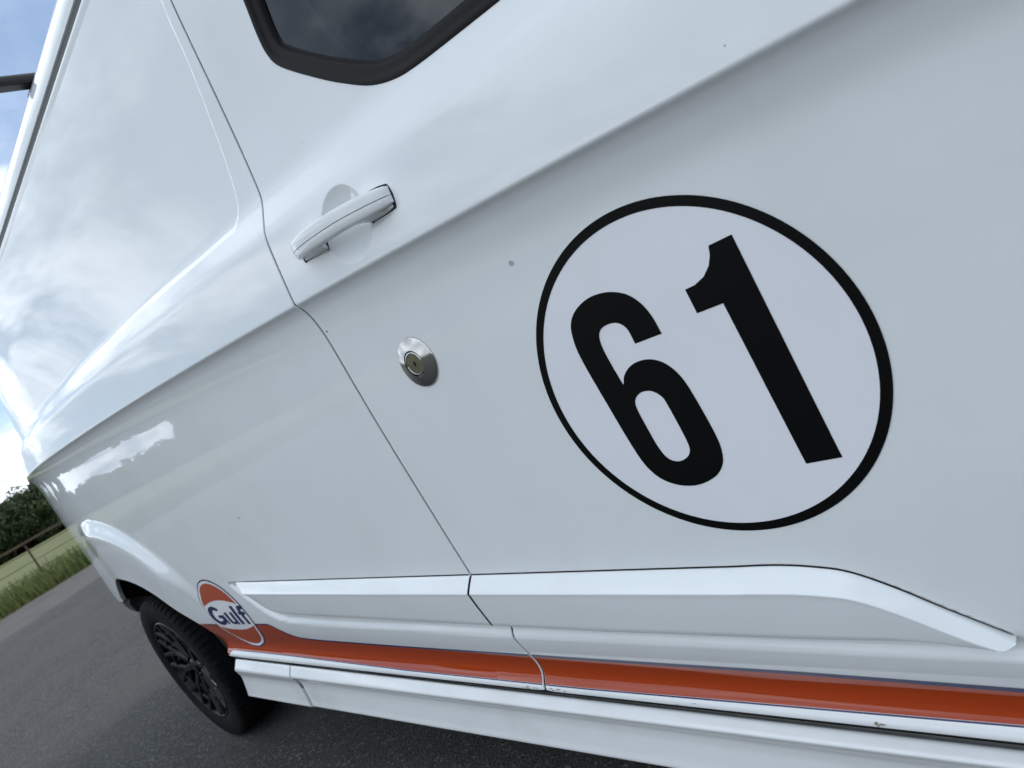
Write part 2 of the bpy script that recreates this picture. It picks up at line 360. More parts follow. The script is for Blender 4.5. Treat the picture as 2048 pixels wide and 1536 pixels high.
def patch(name, loops, step, material, parent, off=0.0, flange=0.0, rows=None, yfun=None, nfun=None, lstep=None, cols=None, extra=None, **props):
    """a sheet cut to the given (x,z) outlines and laid on the van's side surface (or on yfun)"""
    yf = yfun or surf; nf = nfun or surf_n
    loops = [resample(L, lstep or step) for L in loops]
    A = np.vstack(loops); x0, z0 = A.min(0); x1, z1 = A.max(0)
    xs = cols if cols is not None else np.arange(x0 + step * .5, x1, step)
    if rows is None: G = np.array([(x, z) for z in np.arange(z0 + step * .5, z1, step) for x in xs]).reshape(-1, 2)
    else:
        G = np.vstack([np.stack([xs, unwarp(xs, np.full_like(xs, r_))], 1) for r_ in rows])
    if len(G):
        G = G[inside(loops, G[:, 0], G[:, 1])]
    if len(G):
        # drop grid points that crowd the outline
        cell = {}
        for i, q in enumerate(A): cell.setdefault((int(q[0] // .02), int(q[1] // .02)), []).append(i)
        keep = np.ones(len(G), bool); lim = (lstep or step) * .45
        for i, q in enumerate(G):
            cx_, cz_ = int(q[0] // .02), int(q[1] // .02)
            for ax in (-1, 0, 1):
                for az in (-1, 0, 1):
                    for j in cell.get((cx_ + ax, cz_ + az), ()):
                        if abs(A[j, 0] - q[0]) < lim and abs(A[j, 1] - q[1]) < lim: keep[i] = False
        G = G[keep]
    if extra is not None:
        rcg = np.hypot((G[:, 0] - .206) / 1.06, G[:, 1] - 1.263); G = np.vstack([G[np.abs(rcg - .053) > .0042], extra])
    P, T = cdt(loops, G)
    y = yf(P[:, 0], P[:, 1]); n = nf(P[:, 0], P[:, 1])
    V = np.stack([P[:, 0], y, P[:, 1]], 1) + n * off; F = [tuple(f) for f in T]; NV = [tuple(q) for q in n]
    if flange > 0:
        # fold the panel edge inwards with a small radius
        ec = {}
        for f in F:
            for a, b_ in ((f[0], f[1]), (f[1], f[2]), (f[2], f[0])): ec[(a, b_)] = 1
        bd = [(a, b_) for (a, b_) in ec if (b_, a) not in ec]
        bv = sorted({i for e in bd for i in e}); idx = {i: k for k, i in enumerate(bv)}
        ang = {i: np.zeros(2) for i in bv}
        cen = P[T].mean(1)
        for a, b_ in bd:
            e = P[b_] - P[a]; nn = np.array([e[1], -e[0]]); nn /= np.linalg.norm(nn) + 1e-12; ang[a] += nn; ang[b_] += nn
        # orient: pointing out of the sheet
        a, b_ = bd[0]; mid = (P[a] + P[b_]) / 2; nn = np.array([(P[b_] - P[a])[1], -(P[b_] - P[a])[0]]); nn /= np.linalg.norm(nn) + 1e-12
        sgn = -1 if inside(loops, np.array([mid[0] + nn[0] * 1e-4]), np.array([mid[1] + nn[1] * 1e-4]))[0] else 1
        R_ = .0011; base = len(V); V = list(map(tuple, V)); k = len(bv); rings = []
        for th, depth in ((35, 0), (70, 0), (90, .5), (90, 1)):
            c_, s_ = math.cos(math.radians(th)), math.sin(math.radians(th)); ring = []
            for i in bv:
                o_ = ang[i]; o_ = o_ / (np.linalg.norm(o_) + 1e-12) * sgn
                p_ = Vector(V[i]); nv = Vector(NV[i])
                q = p_ - nv * (R_ * (1 - c_)) + Vector((o_[0], 0, o_[1])) * (R_ * s_)
                if depth: q = q + Vector((0, flange * depth, 0))
                ring.append(len(V)); V.append(tuple(q)); nn = nv * c_ + Vector((o_[0], 0, o_[1])) * s_; NV.append(tuple(nn.normalized()))
            rings.append(ring)
        prev = list(bv)
        for ring in rings:
            for a, b_ in bd: F.append((b_, a, ring[idx[a]], ring[idx[b_]]) if ring is rings[0] else (prev[idx[b_]], prev[idx[a]], ring[idx[a]], ring[idx[b_]]))
            prev = ring
    me = mesh(name, V, F)
    me.normals_split_custom_set_from_vertices(NV)
    return obj(name, me, material, parent, **props)
def circle(cx_, cz_, rx, n=96, rz=None, a0=0, a1=360):
    full = abs(a1 - a0) >= 360
    return np.array([(cx_ + rx * math.cos(math.radians(a0 + (a1 - a0) * i / (n if full else n - 1))), cz_ + (rz or rx) * math.sin(math.radians(a0 + (a1 - a0) * i / (n if full else n - 1)))) for i in range(n)])

# ------------------------------------------------------------------ VAN
van = empty('van', (-.5, 1.0, 0), label='white panel van with number 61 roundel and orange side stripe, parked on the asphalt', category='van')
van_inv = Matrix.Translation((.5, -1.0, 0))
def vpart(o):
    """child of the van empty, keeping world coordinates"""
    o.parent = van; o.matrix_parent_inverse = van_inv; return o

ROWS = np.concatenate([np.arange(.400, .47, .003), np.arange(.47, .69, .007), np.arange(.69, 1.17, .012), np.arange(1.17, 1.204, .004), np.arange(1.204, 1.2215, .0010), np.arange(1.223, 1.33, .004), np.arange(1.33, 1.45, .006), np.arange(1.45, 1.93, .012)])
# --- front door
win_out = [(.171, 1.617), (.1655, 1.568), (.1675, 1.536), (.184, 1.507), (.248, 1.451), (.295, 1.415), (.338, 1.387), (.382, 1.3695), (.425, 1.361), (.494, 1.353), (.560, 1.346)]
win_rear = smooth_open([(.205, 1.845), (.190, 1.78), (.179, 1.70)] + win_out, 5)
win_loop = [tuple(p_) for p_ in win_rear] + [(.72, 1.331), (.88, 1.316), (.965, 1.312), (.985, 1.325), (.975, 1.36), (.80, 1.60), (.655, 1.80), (.61, 1.848), (.56, 1.868), (.40, 1.870), (.24, 1.868), (.215, 1.862)]
door_front = [(1.085, z_sill(1.085) + .004), (1.085, 1.06), (1.075, 1.25), (1.045, 1.335), (.86, 1.60), (.70, 1.815), (.63, 1.895), (.58, 1.912)]
door_loop = [(GAP, .409), (GAP, 1.905), (.02, 1.922), (.30, 1.925), (.50, 1.923)] + door_front[::-1] + [(x, z_sill(x) + .001) for x in np.linspace(1.06, .02, 30)]
door = vpart(patch('front_door', [door_loop, win_loop], .011, M['paint'], None, flange=.014, rows=ROWS, lstep=.007, cols=np.concatenate([np.arange(.006, .30, .005), np.arange(.29, 1.085, .011)]),
                   extra=np.vstack([circle(.206, 1.263, r_ * 1.06, 110, r_) for r_ in (.0495, .0515, .0526, .0531, .0540, .0560)]), label='white front door with round 61 decal, handle and steel deadlock'))
def dpart(o, p_=None):
    p_ = p_ or door
    o.parent = p_; o.matrix_parent_inverse = van_inv @ Matrix() if False else Matrix(); return o
# (door keeps world coordinates because its own matrix is identity under the van's inverse)

# --- side panel behind the door, with the rear wheel opening
arch = [(WHX + .605 * math.cos(a) if math.cos(a) > 0 else WHX + .50 * math.cos(a), WHZ + .47 * math.sin(a)) for a in np.linspace(math.radians(9), math.radians(133), 60)]
arch[0] = (-1.523, z_sill(-1.523) + .004)
side_loop = [(-GAP, .409)] + [(x, z_sill(x) + .001) for x in np.linspace(-.03, -1.50, 50)] + arch + [(-2.52, .672), (-2.70, .668), (-2.90, .672), (-3.05, .68), (-3.085, .70), (-3.088, 1.0), (-3.088, 1.5), (-3.07, 1.80), (-3.05, 1.90), (-3.02, 1.925)] + [(x, 1.926) for x in np.linspace(-2.9, -.05, 40)] + [(-.02, 1.925), (-GAP, 1.905)]
XC = np.concatenate([np.arange(-3.08, -2.80, .014), np.arange(-2.80, -1.3, .016), np.arange(-1.3, -1.15, .012), np.arange(-1.15, -.72, .006), np.arange(-.72, -.11, .014), np.arange(-.11, -.004, .004)])
side = vpart(patch('side_panel', [side_loop], .015, M['paint'], None, flange=.014, rows=ROWS, lstep=.009, cols=XC, label='white rear side panel with stamped blank window and wheel arch'))

# dark strips set just behind the shut lines, standing in for their shade
def strip_behind(name, pts, wd, depth, parent):
    V, F = [], []
    for i, (x, z) in enumerate(pts):
        a = np.array(pts[max(i - 1, 0)]); b_ = np.array(pts[min(i + 1, len(pts) - 1)]); d = b_ - a; d = d / (np.linalg.norm(d) + 1e-9); n_ = np.array([-d[1], d[0]])
        for s in (-1, 1):
            q = np.array((x, z)) + n_ * wd * s; V.append((q[0], float(surf(np.array([x]), np.array([z]))[0]) + depth, q[1]))
    for i in range(len(pts) - 1): F.append((2 * i, 2 * i + 1, 2 * i + 3, 2 * i + 2))
    return obj(name, mesh(name, V, F), M['gasket_gap_black'], parent)
vpart(strip_behind('door_gap_shade', [(0, z) for z in np.arange(.407, 1.93, .01)], .012, .0024, None))
vpart(strip_behind('door_gap_shade', [tuple(p_) for p_ in resample(door_front, .02)][:-1], .014, .012, None))

# --- front wing with its wheel opening
farch = [(FWX - .45 * math.cos(a), WHZ + .45 * math.sin(a)) for a in np.linspace(math.radians(6), math.radians(172), 50)]
wing_loop = [(1.089, z_sill(1.089) + .004)] + farch + [(2.12, .45), (2.16, .60), (2.15, .90), (2.05, 1.02), (1.80, 1.13), (1.45, 1.24), (1.16, 1.325), (1.06, 1.335), (1.079, 1.25), (1.089, 1.06)]
wing = vpart(patch('front_wing', [wing_loop], .02, M['paint'], None, flange=.014, rows=ROWS[::2], lstep=.012))
# A-pillar panel between the door frame and the windscreen
pillar_loop = [(1.052, 1.339), (1.15, 1.335), (.96, 1.60), (.79, 1.83), (.72, 1.905), (.60, 1.921), (.64, 1.898), (.707, 1.817), (.868, 1.60)]
vpart(patch('windscreen_pillar', [pillar_loop], .02, M['paint'], None, flange=.014, lstep=.012))

# --- side mouldings
def make_trim(xs, top, bot, parent):
    """structured moulding: bright top bevel, crisp edge, face leaning in towards the bottom"""
    xs = np.asarray(xs, float); V, F = [], []
    DT = np.array([0, .0006, .0018, .0035, .007, .011, .015, .0185, .0205, .0215, .0222, .0230, .0242, .026])
    YT = np.array([.0030, .0010, -.0012, -.0036, -.0079, -.0126, -.0171, -.0208, -.0227, -.02335, -.0235, -.02335, -.0231, -.0227])
    FR = np.array([.12, .25, .4, .55, .7, .82, .91, .96, .985, 1.0]); cols = 0
    for x in xs:
        zt, zb = top(x), bot(x); sl = (top(x + .02) - top(x - .02)) / .04; c_ = 1 / math.sqrt(1 + sl * sl); H = max(zt - zb, 0)
        tp = float(np.interp(x, [.56, .62, .66, .70, .735, .765], [1, .92, .78, .64, .52, .36])); ds = DT * tp / c_
        col = [(YT[0] + .010, zt)]
        for d_, y_ in zip(ds, YT):
            if d_ < H: col.append((y_ * (tp if y_ < 0 else 1), zt - d_))
            else: col.append((float(np.interp(H * c_ / tp, DT, YT)) * tp, zb))
        zf = col[-1][1]; yf = col[-1][0]
        for f in FR: col.append((yf + .0095 * f ** 1.2 * min(1, H / .1) + .006 * max(0, (f - .9) / .1) ** 2, zf + (zb - zf) * f))
        col.append((.012, zb + .0005)); cols = len(col)
        pl = float(plan(np.array(x))); V += [(x, a + pl, b_) for a, b_ in col]
    for i in range(len(xs) - 1):
        for q in range(cols - 1): F.append((i * cols + q, i * cols + q + 1, (i + 1) * cols + q + 1, (i + 1) * cols + q))
    me = mesh('side_moulding', V, F); fix_normals(me)
    F0 = None
    return dpart(obj('side_moulding', me, M['paint']), parent)
_tf = np.array(list(trim_front_top) + [(.80, .5095)])
def top_door(x): return z_trim(x) - .0012 if x < .50 else float(np.interp(x, _tf[:, 0], _tf[:, 1])) - .0012
def bot_door(x): return float(z_trimbot(x)) if x < .70 else float(np.interp(x, [.70, .715, .73, .745, .757, .766], [z_trimbot(.70), .5415, .5390, .5365, .5352, .5365]))
make_trim(np.concatenate([np.linspace(.0030, .48, 40), np.linspace(.49, .68, 50), np.linspace(.681, .7650, 150)]), top_door, bot_door, door)
_re = rear_end[np.argsort(rear_end[:, 0])]
def top_side(x): return z_trim(x) - .0012
def bot_side(x): return float(z_trimbot(x)) if x > -.72 else min(float(np.interp(x, _re[:, 0], _re[:, 1])), z_trim(x) - .0013)
make_trim(np.concatenate([np.linspace(-1.041, -.70, 60), np.linspace(-.69, -.0030, 40)]), top_side, bot_side, side)
# black ribbon on the skin, painting the shadow gap along the mouldings' top
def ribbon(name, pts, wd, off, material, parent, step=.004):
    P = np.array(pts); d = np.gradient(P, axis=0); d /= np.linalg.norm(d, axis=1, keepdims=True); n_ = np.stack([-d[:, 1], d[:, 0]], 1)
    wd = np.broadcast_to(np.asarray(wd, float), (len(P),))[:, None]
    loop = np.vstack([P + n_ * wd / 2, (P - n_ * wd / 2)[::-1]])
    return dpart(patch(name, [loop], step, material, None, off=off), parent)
ribbon('moulding_gap_shade', [(x, z_trim(x) + .0006) for x in np.linspace(.004, .47, 40)] + [(p_[0], p_[1] + .0004) for p_ in trim_front_top], np.concatenate([np.full(40, .0026), np.linspace(.0026, .0030, len(trim_front_top))]), .0004, M['gasket_gap_black'], door)
ribbon('moulding_gap_shade', [(x, z_trim(x) + .0006) for x in np.linspace(-1.085, -.004, 60)], np.concatenate([np.linspace(.0006, .0026, 8), np.full(52, .0026)]), .0004, M['gasket_gap_black'], side)

# --- window seal and glass
wl = resample(win_loop, .012)
def loop_normals(P):
    d = np.roll(P, -1, 0) - np.roll(P, 1, 0); d /= np.linalg.norm(d, axis=1, keepdims=True); n_ = np.stack([-d[:, 1], d[:, 0]], 1)
    c = P.mean(0); test = inside([P], (P + n_ * .002)[:, 0], (P + n_ * .002)[:, 1]); 
    return n_ if test.mean() > .5 else -n_
wn = loop_normals(wl)
for _ in range(3): wn = (np.roll(wn, 1, 0) + wn * 2 + np.roll(wn, -1, 0)); wn /= np.linalg.norm(wn, axis=1, keepdims=True)
ys = surf(wl[:, 0], wl[:, 1])
prof = [(-.0015, .010), (-.0012, .0006), (.0004, -.0012), (.004, -.0016), (.010, -.0004), (.0125, .0022), (.0145, .0036), (.020, .0040), (.0275, .0052), (.030, .0075), (.0315, .0125), (.0345, .0135), (.0365, .022)]
V = []; F = []
k = len(prof)
for p_, n_, y_ in zip(wl, wn, ys):
    for a, b_ in prof: V.append((p_[0] + n_[0] * a * .80, y_ + b_, p_[1] + n_[1] * a * .80))
L = len(wl)
for i in range(L):
    for q in range(k - 1): F.append((i * k + q, i * k + q + 1, ((i + 1) % L) * k + q + 1, ((i + 1) % L) * k + q))
me = mesh('window_seal', V, F); fix_normals(me); auto_sharp(me, 40)
dpart(obj('window_seal', me, M['rubber']), door)
gloop = wl + wn * .0262
bow = lambda x, z: surf(np.full_like(np.asarray(x, float), .5), np.maximum(z, 1.44)) * 0 + (.0295 + (np.asarray(z, float) - 1.417) * .118) + .015
def bow_n(x, z): 
    n = np.stack([np.zeros_like(x), -np.ones_like(x), np.full_like(x, .118)], -1); return n / np.linalg.norm(n, axis=-1, keepdims=True)
dpart(patch('window_glass', [gloop[::2]], .05, M['glass'], None, yfun=bow, nfun=bow_n, label='dark tinted side window pane'), door)

# --- roundel decal and its digits
RX, RZ, RR = .5745, .8971, .2007
dpart(patch('number_roundel', [circle(RX, RZ, RR - .0105, 140)], .016, M['vinyl_white'], None, off=.0004, label='round white vinyl number panel'), door)
dpart(patch('roundel_ring', [circle(RX, RZ, RR, 160), circle(RX, RZ, RR - .011, 160)], .008, M['vinyl_black'], None, off=.0007), door)
one = [(.690, 1.022), (.692, .770), (.654, .770), (.651, .962), (.620, .962), (.620, .990), (.632, .9905), (.645, .995), (.655, 1.003), (.661, 1.0125), (.6640, 1.0215)]
six = smooth_open([(.534, .955), (.5335, .9745), (.5255, .9848), (.512, .9875), (.499, .984), (.492, .972), (.4905, .950), (.4920, .915)], 5).tolist() + \
      smooth_open([(.4925, .9135), (.500, .924), (.513, .932), (.529, .9345), (.545, .931), (.558, .921), (.567, .904), (.571, .879), (.573, .824), (.5685, .798), (.559, .783), (.544, .773), (.520, .7675), (.497, .771), (.477, .783), (.465, .803), (.460, .833),
                   (.4565, .90), (.4545, .962), (.459, .991), (.468, 1.008), (.484, 1.019), (.505, 1.0245), (.525, 1.0235), (.541, 1.0185), (.555, 1.0095), (.565, .995), (.570, .977), (.571, .955)], 5).tolist()
hole = smooth_loop([(.4935, .880), (.498, .892), (.510, .898), (.523, .896), (.532, .887), (.5345, .874), (.5350, .826), (.531, .811), (.521, .804), (.509, .803), (.499, .810), (.4945, .826), (.4935, .850)], 4)
dpart(patch('digit', [six, hole], .010, M['vinyl_black'], None, off=.0008, label='black vinyl digit six'), door)
dpart(patch('digit', [one], .012, M['vinyl_black'], None, off=.0008, label='black vinyl digit one'), door)

# --- orange stripe with navy edges, one piece on each side of the shut line
nav_x = [.95, .746, .508, .168, -.421, -.80, -.895, -.935, -.975, -1.015, -1.035, -1.75]
nav_z = [.4535, .4585, .4685, .4755, .4905, .5030, .5100, .5180, .5370, .5610, .5665, .5720]
def z_nav(x): return np.interp(-np.asarray(x), -np.array(nav_x), nav_z)
def z_orl(x): return np.interp(np.asarray(x), [-1.6, -1.07, -.437, .095, .72, 1.1], [.455, .4435, .4260, .4160, .4100, .4065])
def stripe(x0, x1, parent, n=60):
    xs = np.linspace(x0, x1, n)
    if x1 < -1.4:   # runs out against the wheel opening
        xs = np.linspace(x0, -1.5, n)
    up = [(x, z_nav(x) - .0052) for x in xs]; lo = [(x, z_orl(x) + .0012) for x in xs[::-1]]
    if x1 < -1.4:
        cut = [(WHX + .600 * math.cos(a) + .006, WHZ + .465 * math.sin(a) + .004) for a in np.linspace(math.radians(30), math.radians(12), 12)]
        lo = cut + lo[1:]; up = [p_ for p_ in up if p_[0] > cut[0][0] + .002] + [(-1.5 - .05, z_nav(-1.55) - .0052)]
    dpart(patch('stripe', [up + lo], .012, M['orange'], None, off=.0004, lstep=.008), parent)
    e = [(x, z_nav(x) - .0026) for x in (xs if x1 > -1.4 else np.append(xs, [-1.53, -1.56]))]
    ribbon('stripe_edge', e, np.interp([q[0] for q in e], [-1.2, .8], [.0050, .0075]), .0006, M['navy'], parent)
    ribbon('stripe_edge', [(x, z_orl(x)) for x in xs], .0017, .0006, M['navy'], parent)
stripe(1.07, GAP + .0004, door); stripe(-GAP - .0004, -1.62, side, 90)

# --- round logo by the rear arch
GX, GZ, GA, GB = -1.272, .6030, .158, .1380
def ell(s, a0=0, a1=360, n=80): return circle(GX, GZ, GA * s, n, GB * s, a0, a1)
dpart(patch('logo_disc', [ell(1.0)], .008, M['navy'], None, off=.0009), side)
dpart(patch('logo_disc', [ell(.965)], .008, M['vinyl_white'], None, off=.0016), side)
def seg(top):
    s = .90; th = math.asin(.30 / s); n = 40
    arc = [(GX + GA * s * math.cos(a), GZ + GB * s * math.sin(a)) for a in np.linspace(th, math.pi - th, n)]
    low = [(GX + GA * s * math.cos(th) * u_, GZ + GB * (.30 + .13 * (1 - u_ * u_))) for u_ in np.linspace(-1, 1, n)][1:-1]
    P = np.array(arc + low)
    if not top: P[:, 1] = 2 * GZ - P[:, 1]
    return P
dpart(patch('logo_segment', [seg(True)], .008, M['logo_orange'], None, off=.0023), side)
dpart(patch('logo_segment', [seg(False)], .008, M['logo_orange'], None, off=.0023), side)
# lettering: G u l f as upright heavy letters; unit = letter cell, x forward
def arc_pts(cx_, cz_, rx, rz, a0, a1, n=14): return [(cx_ + rx * math.cos(math.radians(a)), cz_ + rz * math.sin(math.radians(a))) for a in np.linspace(a0, a1, n)]
G_ = arc_pts(.5, .5, .5, .5, 38, 312, 22) + [(.86, .03), (1.0, .03), (1.0, .52), (.56, .52), (.56, .36), (.72, .36), (.72, .22)] + arc_pts(.52, .5, .24, .30, 312, 48, 16)
U_ = [(0, 1), (.33, 1), (.33, .38)] + arc_pts(.5, .36, .17, .16, 180, 330, 8) + [(.67, .38), (.67, 1), (1, 1), (1, 0), (.72, 0), (.70, .10)] + arc_pts(.42, .34, .42, .34, 290, 180, 8)
L_ = [(0, 0), (0, 1), (1, 1), (1, 0)]
F_ = [(.22, 0), (.22, .52), (0, .52), (0, .68), (.22, .68), (.22, .78)] + arc_pts(.62, .76, .40, .24, 170, 70, 8) + [(1.0, .98), (1.0, .80), (.75, .81), (.60, .74), (.60, .68), (.92, .68), (.92, .52), (.60, .52), (.60, 0)]
for nm, poly, x0, wd, z0, ht in (('G', G_, -1.414, .106, .566, .076), ('u', U_, -1.294, .068, .5665, .049), ('l', L_, -1.212, .024, .567, .072), ('f', F_, -1.176, .054, .567, .072)):
    P = [(x0 + a * wd, z0 + b_ * ht) for a, b_ in poly]
    dpart(patch('logo_letter', [P], .008, M['navy'], None, off=.0023, label='navy letter %s of the round logo' % nm), side)

# --- door handle
hx = np.array([.076, .095, .115, .140, .170, .205, .240, .270, .295, .312, .318])      # along the van
hy = np.array([-.0245, -.040, -.0485, -.0535, -.0560, -.0560, -.0530, -.0475, -.0400, -.0310, -.0255])   # outer face
hz = np.array([1.2725, 1.2735, 1.2725, 1.2710, 1.2690, 1.2665, 1.2635, 1.2600, 1.2570, 1.2548, 1.2540])
hh = np.array([.0100, .0135, .0152, .0160, .0165, .0168, .0168, .0166, .0158, .0138, .0115])       # half height
def hspl(a, x): return pchip(hx, a, x)
def handle_piece(name, x0, x1, half, material, closed_end=True):
    """half: 'top' or 'bottom' shell of the grip, split by the fine groove"""
    V, F = [], []; xs = np.linspace(x0, x1, 46); pr_n = 12
    for x in xs:
        yo, zc, h = hspl(hy, x), hspl(hz, x), hspl(hh, x)
        foot = max(float(1 - sst(np.array(x), .143, .160)), float(sst(np.array(x), .250, .266)))     # the two feet reach back to the door skin
        ysk = float(surf(np.array([x]), np.array([zc]))[0])
        back = yo + .017 + (max(ysk + .002 - (yo + .017), 0)) * foot
        ring = []
        for k_ in range(pr_n + 1):
            a = math.pi / 2 * k_ / pr_n
            if half == 'top': zz = zc + .0005 + (h - .0005) * math.sin(a) ** .75
            else: zz = zc - .0005 - (h * .84 - .0005) * math.sin(a) ** .75
            yy = yo + .0045 * (1 - math.cos(a) ** .9) + .0075 * sst(np.array(a), 1.15, 1.58)
            ring.append((yy, zz))
        ring.append(((yo + back) / 2 + .002, ring[-1][1] - (.0006 if half == 'top' else .0035 * foot)))
        ring.append((back, ring[-1][1] - (.0025 if half == 'top' else .0035 * foot)))
        ring.append((back + .0005, zc))
        V += [(x, a, b_) for a, b_ in ring]
    k_ = pr_n + 4
    for i in range(len(xs) - 1):
        for q in range(k_ - 1): F.append((i * k_ + q, i * k_ + q + 1, (i + 1) * k_ + q + 1, (i + 1) * k_ + q))
    F.append(tuple(range(k_))); F.append(tuple((len(xs) - 1) * k_ + q for q in range(k_)))
    me = mesh(name, V, F); fix_normals(me); auto_sharp(me, 50)
    return dpart(obj(name, me, material), door)
handle_piece('handle_grip', .1058, .3175, 'top', M['handle_paint']); handle_piece('handle_grip', .1058, .3175, 'bottom', M['handle_paint'])
handle_piece('handle_end_cap', .0765, .1044, 'top', M['handle_paint']); handle_piece('handle_end_cap', .0765, .1044, 'bottom', M['handle_paint'])
# black core that shows in the fine grooves
V, F = [], []
xs = np.linspace(.079, .316, 50)
for x in xs:
    yo, zc, h = hspl(hy, x), hspl(hz, x), hspl(hh, x)
    for a, b_ in ((.0016, -.6 * h), (.0010, -.0), (.0016, .6 * h), (.010, .8 * h), (.013, 0), (.010, -.8 * h)): V.append((x, yo + a, zc + b_))
for i in range(len(xs) - 1):
    for q in range(6): F.append((i * 6 + q, i * 6 + (q + 1) % 6, (i + 1) * 6 + (q + 1) % 6, (i + 1) * 6 + q))
F += [tuple(range(6)), tuple((len(xs) - 1) * 6 + q for q in range(6))]
me = mesh('handle_core', V, F); fix_normals(me); dpart(obj('handle_core', me, M['gasket_gap_black']), door)
# thin black gaskets where the feet meet the skin
def foot_pad(x0, x1, grow):
    xs = np.linspace(x0 + .002, x1 - .002, 14)
    L = [(x, hspl(hz, np.clip(x, .076, .318)) + hspl(hh, np.clip(x, .076, .318)) + grow) for x in xs] + [(x1 + grow, float(hspl(hz, min(x1, .318))))] + [(x, hspl(hz, np.clip(x, .076, .318)) - hspl(hh, np.clip(x, .076, .318)) * .84 - .0048 - grow) for x in xs[::-1]] + [(x0 - grow, float(hspl(hz, max(x0, .076))))]
    dpart(patch('handle_gasket', [smooth_loop([(float(a), float(b_)) for a, b_ in L], 2)], .006, M['gasket_gap_black'], None, off=.0009, flange=.003), door)
foot_pad(.077, .150, .0003); foot_pad(.259, .3185, .0010)

# --- steel deadlock
LX, LZ = .1775, 1.0455
ly = float(surf(np.array([LX]), np.array([LZ]))[0])
def place(me):
    me.transform(Matrix.Translation((LX, ly, LZ)) @ Matrix.Rotation(math.radians(-1.5), 4, 'X')); return me
cone = lathe([(.0398, .002), (.0398, -.0008), (.0393, -.0016), (.0380, -.0022), (.0222, -.0074), (.0206, -.0077), (.0204, -.0050)], 96)
auto_sharp(cone, 35); dpart(obj('lock_plate', place(cone), M['steel']), door)
cyl = lathe([(.0206, -.003), (.0192, -.003), (.0192, -.0060), (.0184, -.0074), (.0170, -.0079), (.0164, -.0070), (.0030, -.0068), (.0030, -.0030), (.0001, -.0030)], 64)
auto_sharp(cyl, 30); dpart(obj('lock_cylinder', place(cyl), M['steel']), door)
bm = box(-.0014, .0014, -.0072, -.0050, -.0050, .0050, .0004, 1); d_ = bpy.data.meshes.new('keyhole'); bm.to_mesh(d_); bm.free()
d_.transform(Matrix.Rotation(math.radians(12), 4, 'Y')); dpart(obj('keyhole', place(d_), M['gasket_gap_black']), door)

# --- marks on the paint: a few chips, tar spots and a grey spot
def blot(x, z, rx, rz, m_, parent, off=.0006, jag=.3):
    n = 16; P = [(x + rx * (1 + jag * (random.random() - .5)) * math.cos(2 * math.pi * i / n), z + rz * (1 + jag * (random.random() - .5)) * math.sin(2 * math.pi * i / n)) for i in range(n)]
    dpart(patch('paint_chip', [P], .004, M[m_], None, off=off), parent)
blot(.428, 1.103, .0038, .0034, 'grey_spot', door); blot(.0125, 1.1555, .0016, .0017, 'gasket_gap_black', door)
blot(-.745, .896, .004, .002, 'gasket_gap_black', side)
def chip(x, n, ln, parent, m_='chip'):
    for _ in range(n): blot(x + random.uniform(-ln, ln), float(z_sill(x)) + random.uniform(.003, .0085), random.uniform(.0012, .005), random.uniform(.0005, .0011), m_, parent, jag=1.1)
chip(-.035, 6, .030, side); chip(.035, 5, .022, door); chip(.585, 4, .010, door); chip(.30, 2, .02, door, 'grey_spot')

# --- added black strip shading the gap below the door; the side skirt under it
vpart(obj('skirt_gap_shade', sweep(lambda x: [(.060, z_sill(x) + .004), (.030, z_sill(x) + .001), (.0260, z_sill(x) - .004), (.0225, z_sill(x) - .0075), (.030, z_sill(x) - .02)], np.linspace(-1.50, 1.13, 60), 'skirt_gap_shade'), M['gasket_gap_black']))
def z_gap(x): return z_sill(x) - .0055
def z_edge(x): return .3815 - .006 * np.clip(x, -1.6, 1.1)
def skirt_prof(x):
    zt = float(z_gap(x)); ze = float(z_edge(x)); zb = .2730 + .003 * x; gp = float(np.interp(x, [-1.5, .7], [.0030, .0068]))
    return [(.060, zt - .03), (.030, zt - .018), (.0165, zt - gp - .001), (.0150, zt - gp), (.0135, zt - gp - .0003), (-.0035, ze + .0012), (-.0050, ze - .0010), (-.0046, ze - .0035), (.0065, ze - .019), (.0115, ze - .033), (.0120, ze - .05), (.0075, zb + .018), (.0045, zb + .004), (.0055, zb), (.010, zb - .003), (.08, zb + .01)]
def dense(prof):
    def f(x):
        P = np.array(prof(x)); d = np.r_[0, np.cumsum(np.hypot(*np.diff(P, axis=0).T))]; u_ = np.linspace(0, d[-1], 90)
        Y, Z = np.interp(u_, d, P[:, 0]), np.interp(u_, d, P[:, 1])
        k_ = np.array([.25, .5, .25])
        for _ in range(2): Y[1:-1] = np.convolve(Y, k_, 'valid'); Z[1:-1] = np.convolve(Z, k_, 'valid')
        return list(zip(Y, Z))
    return f
def cap_sweep(name, prof, xs, material, parent=None):
    me = sweep(prof, xs, name); bm = bmesh.new(); bm.from_mesh(me)
    bmesh.ops.holes_fill(bm, edges=[e for e in bm.edges if e.is_boundary], sides=0); bmesh.ops.triangulate(bm, faces=[f for f in bm.faces if len(f.verts) > 4]); bm.to_mesh(me); bm.free(); fix_normals(me); auto_sharp(me, 50)
    return obj(name, me, material, parent)
skirt = vpart(cap_sweep('side_skirt', dense(skirt_prof), np.linspace(-1.072, 1.12, 60), M['paint_low']))
def end_prof(x):
    P = np.array(skirt_prof(x)); s = (x + 1.60) / .46
    P[8:13, 0] -= .006; return [tuple(q) for q in P]
def end_cut(x): 
    return dense(end_prof)(x)
ske = cap_sweep('skirt_end', end_cut, np.linspace(-1.500, -1.079, 18), M['paint_low']); dpart(ske, skirt)
for v in ske.data.vertices:          # raked rear edge
    s = sst(np.array(v.co.x), -1.34, -1.500); v.co.x -= float(s) * .05 * (.40 - v.co.z) / .12
